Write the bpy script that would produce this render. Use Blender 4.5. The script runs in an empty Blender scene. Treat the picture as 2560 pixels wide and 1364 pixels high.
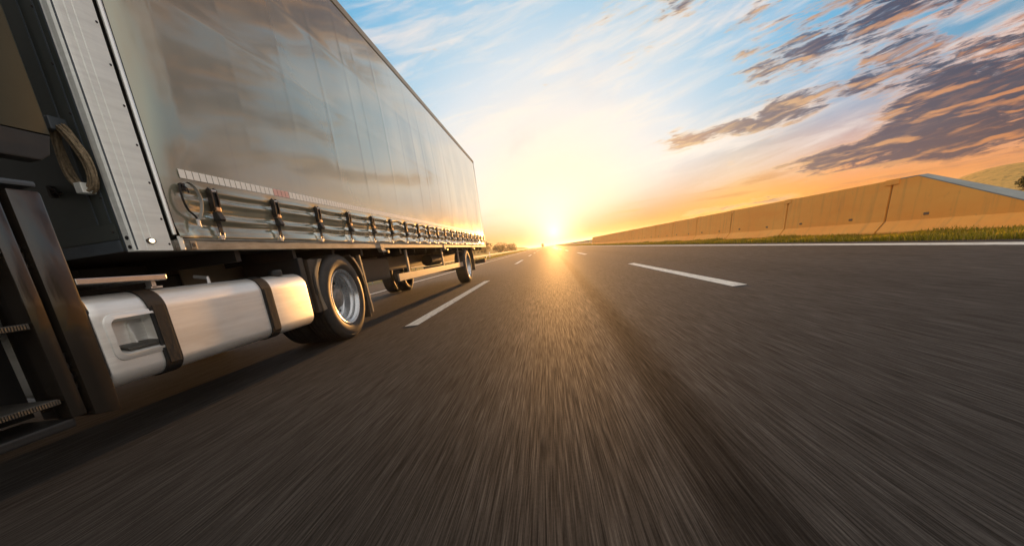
import bpy, math, random
import numpy as np
from mathutils import Vector, Matrix
random.seed(7)
RNG = np.random.default_rng(7)
SC = bpy.context.scene
COL = SC.collection

# ------------------------------------------------------------------ camera
CAM_H = 0.7205
YAW, PITCH, ROLL = -0.1148, 0.2412, 0.1391
cd = bpy.data.cameras.new('camera')
cam = bpy.data.objects.new('camera', cd); COL.objects.link(cam)
F = Vector((math.sin(YAW)*math.cos(PITCH), math.cos(YAW)*math.cos(PITCH), -math.sin(PITCH)))
R0 = Vector((math.cos(YAW), -math.sin(YAW), 0)); U0 = R0.cross(F)
cR = R0*math.cos(ROLL) - U0*math.sin(ROLL); cU = R0*math.sin(ROLL) + U0*math.cos(ROLL)
cam.matrix_world = Matrix(((cR.x, cU.x, -F.x, 0), (cR.y, cU.y, -F.y, 0), (cR.z, cU.z, -F.z, CAM_H), (0, 0, 0, 1)))
cd.sensor_width = 36; cd.sensor_fit = 'HORIZONTAL'
cd.lens = 1009.9/2560*36
cd.shift_y = (877.9-682)/2560
cd.clip_start = 0.05; cd.clip_end = 9000
SC.camera = cam

# ------------------------------------------------------------------ sun and exposure
SUN_AZ, SUN_EL = math.radians(1.3), math.radians(1.7)
SUN_DIR = Vector((math.sin(SUN_AZ)*math.cos(SUN_EL), math.cos(SUN_AZ)*math.cos(SUN_EL), math.sin(SUN_EL)))
sl = bpy.data.lights.new('sun', 'SUN'); sun = bpy.data.objects.new('sun', sl); COL.objects.link(sun)
sl.energy = 5.0; sl.angle = math.radians(0.55); sl.color = (1.0, 0.47, 0.13)
sun.rotation_euler = (-SUN_DIR).to_track_quat('-Z', 'Y').to_euler()
SC.view_settings.view_transform = 'Standard'
try: SC.view_settings.look = 'None'
except Exception: pass
SC.view_settings.exposure = 0.6; SC.view_settings.gamma = 1.0; SC.view_settings.use_curve_mapping = False
SC.cycles.use_denoising = True
SC.cycles.max_bounces = 8; SC.cycles.volume_bounces = 1

# ------------------------------------------------------------------ node helpers
def lin(r, g, b):
    f = lambda c: (c/255/12.92) if c/255 <= .04045 else ((c/255+.055)/1.055)**2.4
    return (f(r), f(g), f(b), 1)
class Net:
    def __init__(s, tree): s.t = tree; s.n = tree.nodes; s.l = tree.links
    def put(s, sock, v):
        if v is None: return
        if hasattr(v, 'is_output'): s.l.new(v, sock)
        elif isinstance(v, (tuple, list)) and sock.type == 'VECTOR': sock.default_value = tuple(v)[:3]
        else: sock.default_value = v
    def m(s, op, a, b=None, c=None, clamp=False):
        n = s.n.new('ShaderNodeMath'); n.operation = op; n.use_clamp = clamp
        for i, v in enumerate((a, b, c)): s.put(n.inputs[i], v)
        return n.outputs[0]
    def v(s, op, a, b=None, scale=None):
        n = s.n.new('ShaderNodeVectorMath'); n.operation = op
        s.put(n.inputs[0], a); s.put(n.inputs[1], b)
        if scale is not None: s.put(n.inputs['Scale'], scale)
        return n.outputs['Value'] if op in ('DOT_PRODUCT', 'LENGTH') else n.outputs[0]
    def ss(s, x, a, b, lo=0., hi=1.):
        n = s.n.new('ShaderNodeMapRange'); n.interpolation_type = 'SMOOTHSTEP'
        s.put(n.inputs[0], x); s.put(n.inputs[1], a); s.put(n.inputs[2], b); s.put(n.inputs[3], lo); s.put(n.inputs[4], hi)
        return n.outputs[0]
    def xyz(s, x, y, z):
        n = s.n.new('ShaderNodeCombineXYZ'); s.put(n.inputs[0], x); s.put(n.inputs[1], y); s.put(n.inputs[2], z); return n.outputs[0]
    def sep(s, v):
        n = s.n.new('ShaderNodeSeparateXYZ'); s.put(n.inputs[0], v); return n.outputs
    def noise(s, vec, scale=1., detail=4., rough=.5, dist=0., lac=2.):
        n = s.n.new('ShaderNodeTexNoise'); s.put(n.inputs['Vector'], vec)
        n.inputs['Scale'].default_value = scale; n.inputs['Detail'].default_value = detail
        n.inputs['Roughness'].default_value = rough; n.inputs['Distortion'].default_value = dist; n.inputs['Lacunarity'].default_value = lac
        return n.outputs[0]
    def mix(s, f, a, b):
        n = s.n.new('ShaderNodeMix'); n.data_type = 'RGBA'; n.clamp_factor = True
        s.put(n.inputs[0], f); s.put(n.inputs[6], a); s.put(n.inputs[7], b); return n.outputs[2]
    def ramp(s, f, stops, interp='LINEAR'):
        n = s.n.new('ShaderNodeValToRGB'); n.color_ramp.interpolation = interp
        e = n.color_ramp.elements
        while len(e) < len(stops): e.new(.5)
        for k, (p, c) in enumerate(stops): e[k].position = p; e[k].color = c
        s.put(n.inputs[0], f); return n.outputs[0]
    def col(s, c, k):
        n = s.n.new('ShaderNodeVectorMath'); n.operation = 'SCALE'; s.put(n.inputs[0], c); s.put(n.inputs['Scale'], k); return n.outputs[0]
    def add(s, a, b): return s.v('ADD', a, b)

# ------------------------------------------------------------------ world: sunset sky with clouds
W = bpy.data.worlds.new('World'); SC.world = W; W.use_nodes = True
wt = W.node_tree; wt.nodes.clear(); N = Net(wt)
tc = wt.nodes.new('ShaderNodeTexCoord'); D = N.v('NORMALIZE', tc.outputs['Generated'])
dx, dy, dz = N.sep(D)
DEG = 180/math.pi
theta = N.m('MULTIPLY', N.m('ARCCOSINE', N.m('MINIMUM', N.v('DOT_PRODUCT', D, tuple(SUN_DIR)), .999999)), DEG)
el = N.m('MULTIPLY', N.m('ARCSINE', dz), DEG)
az = N.m('MULTIPLY', N.m('ARCTAN2', dx, dy), DEG)
base = N.ramp(N.m('DIVIDE', theta, 90), [(0, lin(248,234,204)), (.09, lin(250,238,214)), (.16, lin(238,234,228)), (.21, lin(216,226,233)), (.265, lin(176,208,228)),
              (.35, lin(116,182,220)), (.48, lin(74,152,190)), (.68, lin(212,220,220)), (1, lin(240,240,236))])  # sky turned from the sun raised to pale white, added fill for truck and wall
warm = N.ramp(N.m('DIVIDE', theta, 90), [(0, lin(200,170,115)), (.05, lin(158,116,60)), (.14, lin(176,122,46)), (.25, lin(244,174,60)), (.36, lin(246,152,58)), (.5, lin(222,145,85)), (.75, lin(236,208,172)), (1, lin(226,220,208))])
wf = N.m('EXPONENT', N.m('MULTIPLY', N.m('POWER', N.m('DIVIDE', N.m('MAXIMUM', el, 0), N.ss(theta, 4, 30, 3.4, 8.2)), 2.2), -1))
skyc = N.mix(N.m('MULTIPLY', wf, .98), base, warm)
# cloud coordinates: a flat cloud deck seen from below, streaked along the road's direction
zz = N.m('ADD', N.m('MAXIMUM', dz, 0), .10)
px, py = N.m('DIVIDE', dx, zz), N.m('DIVIDE', dy, zz)
pv = N.xyz(px, N.m('MULTIPLY', py, .42), 0)
warp = N.noise(pv, 1.3, 3, .5)
pvw = N.add(pv, N.col(N.xyz(warp, warp, 0), .55))
# thin high cirrus
pc = N.xyz(N.m('MULTIPLY', az, .055), N.m('ADD', N.m('MULTIPLY', el, .33), N.m('MULTIPLY', az, -.05)), 3.1)
wc = N.noise(pc, 1.6, 3, .5)
ci = N.noise(N.add(pc, N.col(N.xyz(wc, N.m('MULTIPLY', wc, .6), 0), .9)), 1.15, 8, .62)
cim = N.m('MULTIPLY', N.m('MULTIPLY', N.ss(ci, .40, .70), N.ss(theta, 5, 18)), N.ss(el, 1.5, 9))
cic = N.ramp(N.m('DIVIDE', theta, 60), [(0, lin(255,248,225)), (.3, lin(250,240,226)), (.5, lin(238,226,220)), (1, lin(226,196,184))])
skyc = N.mix(N.m('MULTIPLY', cim, .86), skyc, cic)
# soft grey-mauve patches high up
gm = N.ss(N.noise(pvw, .9, 5, .55), .52, .72)
gm = N.m('MULTIPLY', gm, N.ss(el, 7, 15))
skyc = N.mix(N.m('MULTIPLY', gm, .38), skyc, lin(196,186,192))
# heavy broken clouds, thickening to the right and low down
def band(e0, w0, a0, a1, a2=None, a3=None, tilt=0., w1=None, aw=45.):
    e = N.m('ADD', e0, N.m('MULTIPLY', az, tilt)) if tilt else e0
    w = w0 if w1 is None else N.ss(az, a0, aw, w0, w1)
    g = N.m('EXPONENT', N.m('MULTIPLY', N.m('POWER', N.m('DIVIDE', N.m('SUBTRACT', el, e), w), 2), -1))
    g = N.m('MULTIPLY', g, N.ss(az, a0, a1))
    return N.m('MULTIPLY', g, N.ss(az, a2, a3, 1, 0)) if a2 else g
bands = [(band(8.6, 1.5, 11, 19, 33, 40, .06), 1.0), (band(4.7, 1.0, 23, 33, 55, 90, 0, 2.8), 1.3), (band(10.3, 2.6, 32, 40, 52, 75), 1.0),
         (band(15.6, 2.6, 19, 27, 40, 48), .80), (band(1.5, .5, 13, 19, 26, 34), .85), (band(19.5, 3.0, 27, 35, 42, 55), .8), (band(7.0, 1.6, 33, 38, 52, 75), .7), (band(32.5, 9.5, 5, 14, 50, 85), 1.6)]  # last band: unseen bank added above the view to darken the curtain's reflection
cover = None
for g_, k_ in bands:
    t_ = N.m('MULTIPLY', g_, k_); cover = t_ if cover is None else N.m('ADD', cover, t_)
cover = N.m('MINIMUM', cover, 1.35)
lowp = N.xyz(N.m('MULTIPLY', az, .16), N.m('ADD', N.m('MULTIPLY', el, .66), N.m('MULTIPLY', az, -.04)), 1.7)
w2 = N.noise(lowp, 1.1, 4, .55)
lowv = N.add(lowp, N.col(N.xyz(w2, w2, 0), .7))
h = N.noise(lowv, 1.0, 10, .66)
hs = N.noise(lowv, 1.0, 4, .5)
h = N.m('ADD', h, N.m('MULTIPLY', N.m('SUBTRACT', N.noise(N.v('MULTIPLY', lowv, (2.2, 3.6, 1)), 1.0, 6, .6), .5), .42))
h2 = N.noise(N.add(lowv, (.0, -.20, 0)), 1.0, 4, .5)
thr = N.m('SUBTRACT', .735, N.m('MULTIPLY', cover, .325))
dens = N.m('SUBTRACT', h, thr)
mk = N.ss(dens, -.085, .12)
core = N.ss(dens, -.03, .065)
rim = N.ss(N.m('SUBTRACT', hs, h2), .0, .11)
cdark = N.ramp(N.m('DIVIDE', theta, 60), [(0, lin(235,200,150)), (.25, lin(214,168,132)), (.40, lin(132,116,116)), (.55, lin(76,74,96)), (.72, lin(48,54,80)), (1, lin(70,72,82))])
clit = N.ramp(N.m('DIVIDE', theta, 60), [(0, lin(255,236,190)), (.4, lin(250,206,146)), (.7, lin(240,154,88)), (1, lin(206,122,84))])
ccol = N.mix(core, clit, cdark)
ccol = N.mix(N.m('MULTIPLY', rim, .62), ccol, clit)
vlit = N.ss(N.noise(N.v('MULTIPLY', lowv, (1.6, 3.0, 1)), 1.3, 6, .62), .50, .66)
ccol = N.mix(N.m('MULTIPLY', vlit, N.ss(dens, .13, .0, .12, .75)), ccol, clit)
skyc = N.mix(N.m('MULTIPLY', mk, .94), skyc, ccol)
# small low streaks near the horizon
st = N.noise(N.xyz(N.m('MULTIPLY', az, .09), N.m('MULTIPLY', el, 1.0), 7.7), 1.0, 5, .55)
stm = N.m('MULTIPLY', N.ss(st, .55, .68), N.m('MULTIPLY', N.ss(el, .3, 1.2), N.ss(el, 7, 3)))
skyc = N.mix(N.m('MULTIPLY', stm, N.ss(theta, 3, 14, 0, .55)), skyc, N.ramp(N.m('DIVIDE', theta, 60), [(0, lin(240,190,110)), (.3, lin(212,150,90)), (.7, lin(130,95,95)), (1, lin(80,72,84))]))
# aureole round the sun
gl = N.m('ADD', N.m('MULTIPLY', N.m('EXPONENT', N.m('MULTIPLY', theta, -1/2.3)), .8), N.m('MULTIPLY', N.m('EXPONENT', N.m('MULTIPLY', theta, -1/6.0)), .05))
skyc = N.add(skyc, N.col((1.0, .97, .92), gl))
nish = wt.nodes.new('ShaderNodeTexSky'); nish.sky_type = 'NISHITA'; nish.sun_disc = False
nish.sun_elevation = SUN_EL; nish.sun_rotation = SUN_AZ
bg = wt.nodes.new('ShaderNodeBackground'); bg.inputs['Strength'].default_value = 0.1
N.put(bg.inputs['Color'], N.add(N.col(nish.outputs[0], .08), N.col(skyc, 6.8)))
wo = wt.nodes.new('ShaderNodeOutputWorld'); wt.links.new(bg.outputs[0], wo.inputs[0])
W.cycles.sampling_method = 'MANUAL'; W.cycles.sample_map_resolution = 1024

# ------------------------------------------------------------------ materials
def mat(name, color, rough=.5, metal=0., spec=.5, var=.0, vscale=(8, 8, 8), bump=0., bscale=(40, 40, 40), coat=0., emit=None, dirt=None, dscale=(2, 2, 2), rvar=0.):
    m = bpy.data.materials.new(name); m.use_nodes = True
    t = m.node_tree; b = t.nodes['Principled BSDF']; n = Net(t)
    b.inputs['Roughness'].default_value = rough; b.inputs['Metallic'].default_value = metal
    b.inputs['Specular IOR Level'].default_value = spec; b.inputs['Coat Weight'].default_value = coat
    b.inputs['Coat Roughness'].default_value = .08
    c = (color[0], color[1], color[2], 1)
    oc = t.nodes.new('ShaderNodeTexCoord').outputs['Object']
    cc = c
    if var:
        f = n.noise(n.v('MULTIPLY', oc, vscale), 1, 5, .6)
        lo = tuple(x*(1-var) for x in c[:3])+(1,); hi = tuple(min(1, x*(1+var)) for x in c[:3])+(1,)
        cc = n.mix(n.ss(f, .3, .7), lo, hi)
    if dirt:
        f = n.noise(n.v('MULTIPLY', oc, dscale), 1, 7, .65)
        cc = n.mix(n.ss(f, .5, .75), cc, dirt+(1,))
    n.put(b.inputs['Base Color'], cc)
    if rvar:
        n.put(b.inputs['Roughness'], n.ss(n.noise(n.v('MULTIPLY', oc, dscale), 1.7, 5, .6), .3, .7, rough-rvar, rough+rvar))
    if bump:
        bn = t.nodes.new('ShaderNodeBump'); bn.inputs['Strength'].default_value = bump; bn.inputs['Distance'].default_value = .01
        n.put(bn.inputs['Height'], n.noise(n.v('MULTIPLY', oc, bscale), 1, 4, .6)); t.links.new(bn.outputs[0], b.inputs['Normal'])
    if emit:
        b.inputs['Emission Color'].default_value = emit[0]+(1,); b.inputs['Emission Strength'].default_value = emit[1]
    m['net'] = 0
    return m
M = {}
M['silver'] = mat('anodised_aluminium', (.88,.91,.87), .45, .3, var=.06, vscale=(3,3,30), rvar=.06)
M['bright_alu'] = mat('polished_aluminium', (.72,.72,.70), .22, .9, var=.05)
M['tank_alu'] = mat('brushed_tank_aluminium', (.93,.93,.90), .45, .7, var=.05, dirt=(.80,.79,.75), dscale=(3,1.2,8), vscale=(2.5,2.5,40), bump=.03, bscale=(3,3,160), rvar=.05)
M['galv'] = mat('galvanised_steel', (.30,.28,.24), .55, .35, var=.22, vscale=(25,6,25), dirt=(.12,.09,.06), dscale=(8,2,8))
M['gold_rail'] = mat('warm_aluminium', (.40,.34,.25), .4, .5, var=.1, vscale=(3,2,3))
M['bulk'] = mat('grey_green_bulkhead', (.060,.072,.068), .45, .0, var=.1, vscale=(3,3,3), rvar=.06)
M['bulk_edge'] = mat('blue_grey_edge', (.075,.095,.115), .45, .1, var=.12)
M['ext'] = mat('cab_paint_grey_green', (.036,.050,.048), .6, .0, coat=0., var=.04, spec=.1)
M['bronze'] = mat('dark_bronze_paint', (.026,.021,.016), .2, .2, coat=.8, var=.05)
M['black_plastic'] = mat('black_plastic', (.016,.016,.016), .5, var=.2, bump=.05)
M['black_metal'] = mat('black_chassis_paint', (.012,.011,.010), .6, var=.25, dirt=(.03,.022,.015), dscale=(4,4,4))
M['beam'] = mat('dusty_chassis_paint', (.20,.15,.10), .6, var=.18, vscale=(4,2,6), dirt=(.10,.07,.05), dscale=(3,1,3))
M['guard'] = mat('grey_guard_aluminium', (.28,.25,.21), .5, .3, var=.12, vscale=(9,3,9))
M['band'] = mat('black_rubber_band', (.008,.008,.008), .7, var=.2, bump=.08)
M['rubber'] = mat('tyre_rubber', (.030,.026,.023), .62, var=.25, vscale=(14,14,14), bump=.08, bscale=(60,60,60), dirt=(.055,.045,.036), dscale=(5,5,5))
M['rim'] = mat('wheel_silver', (.60,.62,.64), .28, .75, var=.06, rvar=.05)
M['hub'] = mat('wheel_hub_grey', (.22,.21,.20), .45, .4, var=.2, vscale=(20,20,20))
M['webbing'] = mat('black_webbing', (.030,.026,.024), .8, var=.2, vscale=(60,60,200), bump=.2, bscale=(20,20,400))
M['pale_web'] = mat('pale_webbing', (.30,.29,.26), .7, var=.1, bump=.15, bscale=(20,20,300))
M['hook'] = mat('zinc_hook', (.66,.66,.66), .35, .5, var=.08)
M['lever'] = mat('black_steel', (.045,.040,.038), .36, .6, var=.2)
M['roller'] = mat('lit_roller', (.62,.38,.22), .4, .5, var=.1)  # orange light on the metal put into the colour
M['tape_w'] = mat('reflective_tape_white', (.88,.89,.86), .4, var=.05)
M['tape_r'] = mat('reflective_tape_red', (.72,.42,.40), .4, var=.05)
M['lamp_glass'] = mat('lamp_lens', (.9,.85,.75), .15, emit=((1.,.80,.52), 1.6))
M['amber'] = mat('amber_lens', (.75,.42,.12), .2, emit=((1.,.5,.1), .25))
M['red_lens'] = mat('red_lens', (.45,.03,.02), .2, coat=.5)
M['rope'] = mat('beige_rope', (.24,.185,.115), .85, var=.3, vscale=(60,60,60), bump=.5, bscale=(150,150,150))
M['flap'] = mat('brown_mudguard', (.060,.044,.032), .6, var=.2, bump=.06)
M['flap_edge'] = mat('lit_guard_edge', (.19,.15,.105), .55, var=.15)  # light catching the guard edges, put into a paler brown
M['glass'] = mat('dark_glass', (.02,.025,.03), .06, coat=.5)
M['cab'] = mat('cab_paint', (.13,.15,.14), .25, coat=.6, var=.04)
M['floor'] = mat('trailer_underside', (.03,.025,.02), .7, var=.2)
M['tread'] = mat('step_tread_aluminium', (.06,.057,.05), .5, .2, var=.2, bump=.3, bscale=(120,120,120))

def curtain_mat():
    m = bpy.data.materials.new('grey_pvc_curtain'); m.use_nodes = True; t = m.node_tree; n = Net(t); b = t.nodes['Principled BSDF']
    oc = t.nodes.new('ShaderNodeTexCoord').outputs['Object']
    f = n.noise(n.v('MULTIPLY', oc, (1, .9, .5)), 1, 6, .6)
    c = n.mix(n.ss(f, .3, .7), (.38,.37,.275,1), (.44,.43,.325,1))
    g = n.noise(n.v('MULTIPLY', oc, (1, 9, .7)), 1, 5, .65)
    c = n.mix(n.ss(g, .56, .8, 0, .35), c, (.32,.31,.255,1))
    n.put(b.inputs['Base Color'], c)
    n.put(b.inputs['Roughness'], n.ss(n.noise(n.v('MULTIPLY', oc, (1, 2, 2)), 1, 4), .3, .7, .15, .22))
    b.inputs['Metallic'].default_value = .5; b.inputs['Coat Weight'].default_value = 1.; b.inputs['Coat IOR'].default_value = 1.75; b.inputs['Coat Roughness'].default_value = .06
    bn = t.nodes.new('ShaderNodeBump'); bn.inputs['Strength'].default_value = .04; bn.inputs['Distance'].default_value = .01
    n.put(bn.inputs['Height'], n.noise(n.v('MULTIPLY', oc, (4, 4, 4)), 1, 5, .5)); t.links.new(bn.outputs[0], b.inputs['Normal'])
    return m
M['curtain'] = curtain_mat()

def road_mat():
    m = bpy.data.materials.new('asphalt'); m.use_nodes = True; t = m.node_tree; n = Net(t); b = t.nodes['Principled BSDF']
    oc = t.nodes.new('ShaderNodeTexCoord').outputs['Object']; x, y, z = n.sep(oc)
    # long brushed grain: stone tips polished along the traffic direction
    g1 = n.noise(n.xyz(n.m('MULTIPLY', x, 110), n.m('MULTIPLY', y, 1.9), 0), 1, 3, .6)
    g2 = n.noise(n.xyz(n.m('MULTIPLY', x, 260), n.m('MULTIPLY', y, 4.2), 4), 1, 2, .6)
    g3 = n.noise(n.xyz(n.m('MULTIPLY', x, 9), n.m('MULTIPLY', y, .22), 9), 1, 4, .6)
    g4 = n.noise(n.xyz(n.m('MULTIPLY', x, .9), n.m('MULTIPLY', y, .10), 2), 1, 4, .6)
    gs = n.noise(n.xyz(n.m('MULTIPLY', x, 120), n.m('MULTIPLY', y, 70), 4), 1, 2, .6)
    g = n.m('ADD', n.m('MULTIPLY', g1, .48), n.m('ADD', n.m('MULTIPLY', g2, .44), n.m('MULTIPLY', gs, .08)))
    c = n.ramp(g, [(.33, (.0075,.0070,.0065,1)), (.46, (.0160,.0147,.0134,1)), (.55, (.0265,.0240,.0218,1)), (.66, (.062,.056,.050,1))])
    k = n.m('ADD', n.ss(g3, .3, .7, .82, 1.18), n.ss(g4, .3, .7, -.16, .16))
    # dark worn strip left of centre of the right-hand wheel track
    xc = n.m('ADD', x, n.m('MULTIPLY', n.noise(n.xyz(0, n.m('MULTIPLY', y, .35), 1), 1, 3), -.06))
    curve = n.m('MULTIPLY', n.m('POWER', n.m('MAXIMUM', y, .2), .5), .095)
    xs_ = n.m('SUBTRACT', xc, curve)
    strip = n.m('MULTIPLY', n.ss(xs_, .17, .27), n.ss(xs_, .34, .52, 1, 0))
    tr2 = n.m('MULTIPLY', n.ss(xc, -1.05, -.75), n.ss(xc, -.55, -.25, 1, 0))
    tr3 = n.m('MULTIPLY', n.ss(xc, 2.6, 2.9), n.ss(xc, 3.3, 3.7, 1, 0))
    oil = n.ss(n.noise(n.xyz(n.m('MULTIPLY', x, 1.6), n.m('MULTIPLY', y, .22), 5), 1, 5, .6), .54, .74)
    strip = n.m('ADD', strip, n.m('MULTIPLY', oil, .32))
    strip = n.m('ADD', strip, n.m('MULTIPLY', n.m('ADD', tr2, tr3), .22))
    k = n.m('MULTIPLY', k, n.m('SUBTRACT', 1, n.m('MULTIPLY', strip, .48)))
    n.put(b.inputs['Base Color'], n.col(c, k))
    n.put(b.inputs['Roughness'], n.ss(g, .35, .65, .86, .72))
    n.put(b.inputs['Specular IOR Level'], n.m('MULTIPLY', n.ss(g, .36, .62, .15, .46), n.m('SUBTRACT', 1, n.m('MULTIPLY', strip, .6))))
    bn = t.nodes.new('ShaderNodeBump'); bn.inputs['Strength'].default_value = .35; bn.inputs['Distance'].default_value = .004
    n.put(bn.inputs['Height'], g); t.links.new(bn.outputs[0], b.inputs['Normal'])
    return m
M['road'] = road_mat()
M['paint'] = mat('road_paint', (.66,.64,.58), .55, var=.12, vscale=(30,3,30), dirt=(.22,.20,.18), dscale=(26,5,26))

def concrete_mat():
    m = bpy.data.materials.new('ochre_concrete'); m.use_nodes = True; t = m.node_tree; n = Net(t); b = t.nodes['Principled BSDF']
    geo = t.nodes.new('ShaderNodeNewGeometry'); pos = geo.outputs['Position']; x, y, z = n.sep(pos)
    f = n.noise(n.v('MULTIPLY', pos, (1, .5, 2.2)), 1, 6, .65)
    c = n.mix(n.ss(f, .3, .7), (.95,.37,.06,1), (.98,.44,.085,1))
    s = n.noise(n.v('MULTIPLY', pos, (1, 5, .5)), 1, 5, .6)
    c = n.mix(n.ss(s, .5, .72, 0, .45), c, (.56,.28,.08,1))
    p = n.noise(n.v('MULTIPLY', pos, (9, 9, 9)), 1, 5, .7)
    c = n.mix(n.ss(p, .58, .78, 0, .5), c, (.50,.27,.10,1))
    n.put(b.inputs['Base Color'], c); b.inputs['Roughness'].default_value = .8
    bn = t.nodes.new('ShaderNodeBump'); bn.inputs['Strength'].default_value = .25; bn.inputs['Distance'].default_value = .01
    n.put(bn.inputs['Height'], n.noise(n.v('MULTIPLY', pos, (14, 8, 14)), 1, 6, .65)); t.links.new(bn.outputs[0], b.inputs['Normal'])
    return m
M['concrete'] = concrete_mat()
M['joint'] = mat('joint_shadow_filler', (.16,.10,.06), .8, var=.2)
M['cope'] = mat('sky_tinted_concrete_top', (.25,.265,.25), .75, var=.12, vscale=(6,2,6), bump=.1)

def ground_mat(name, a, bb, cc, sc=.25):
    m = bpy.data.materials.new(name); m.use_nodes = True; t = m.node_tree; n = Net(t); b = t.nodes['Principled BSDF']
    pos = t.nodes.new('ShaderNodeNewGeometry').outputs['Position']
    f = n.noise(n.v('MULTIPLY', pos, (sc, sc, sc)), 1, 8, .65); g = n.noise(n.v('MULTIPLY', pos, (sc*7, sc*5, sc*7)), 1, 6, .65)
    c = n.mix(n.ss(f, .35, .65), a+(1,), bb+(1,)); c = n.mix(n.ss(g, .48, .7), c, cc+(1,))
    n.put(b.inputs['Base Color'], c); b.inputs['Roughness'].default_value = .9; b.inputs['Specular IOR Level'].default_value = .2
    bn = t.nodes.new('ShaderNodeBump'); bn.inputs['Strength'].default_value = .5; bn.inputs['Distance'].default_value = .2
    n.put(bn.inputs['Height'], g); t.links.new(bn.outputs[0], b.inputs['Normal'])
    return m
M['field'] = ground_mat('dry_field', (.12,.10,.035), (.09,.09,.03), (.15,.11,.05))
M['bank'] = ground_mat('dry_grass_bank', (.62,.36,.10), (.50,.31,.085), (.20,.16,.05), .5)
M['soil'] = ground_mat('verge_soil', (.07,.05,.03), (.06,.06,.02), (.05,.04,.025), 2)

def leaf_mat(name, cols, trans=.4):
    m = bpy.data.materials.new(name); m.use_nodes = True; t = m.node_tree; n = Net(t); b = t.nodes['Principled BSDF']
    oi = t.nodes.new('ShaderNodeNewGeometry')
    rnd = oi.outputs['Random Per Island']
    c = n.ramp(rnd, [(i/(len(cols)-1), k+(1,)) for i, k in enumerate(cols)])
    n.put(b.inputs['Base Color'], c); b.inputs['Roughness'].default_value = .6; b.inputs['Specular IOR Level'].default_value = .3
    tr = t.nodes.new('ShaderNodeBsdfTranslucent'); n.put(tr.inputs[0], c)
    mx = t.nodes.new('ShaderNodeMixShader'); mx.inputs[0].default_value = trans
    out = t.nodes['Material Output']
    t.links.new(b.outputs[0], mx.inputs[1]); t.links.new(tr.outputs[0], mx.inputs[2]); t.links.new(mx.outputs[0], out.inputs[0])
    return m
M['grass'] = leaf_mat('verge_grass', [(.42,.33,.015), (.26,.24,.015), (.50,.36,.03), (.22,.21,.03), (.52,.35,.08)], .55)
M['leaf'] = leaf_mat('shrub_leaf', [(.06,.065,.018), (.09,.085,.02), (.045,.055,.018), (.12,.10,.03)], .35)
M['leaf_far'] = leaf_mat('autumn_leaf', [(.16,.10,.02), (.12,.09,.02), (.20,.12,.03), (.10,.08,.02)], .4)
M['bark'] = mat('bark', (.07,.05,.035), .9, var=.3, bump=.3)

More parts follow.
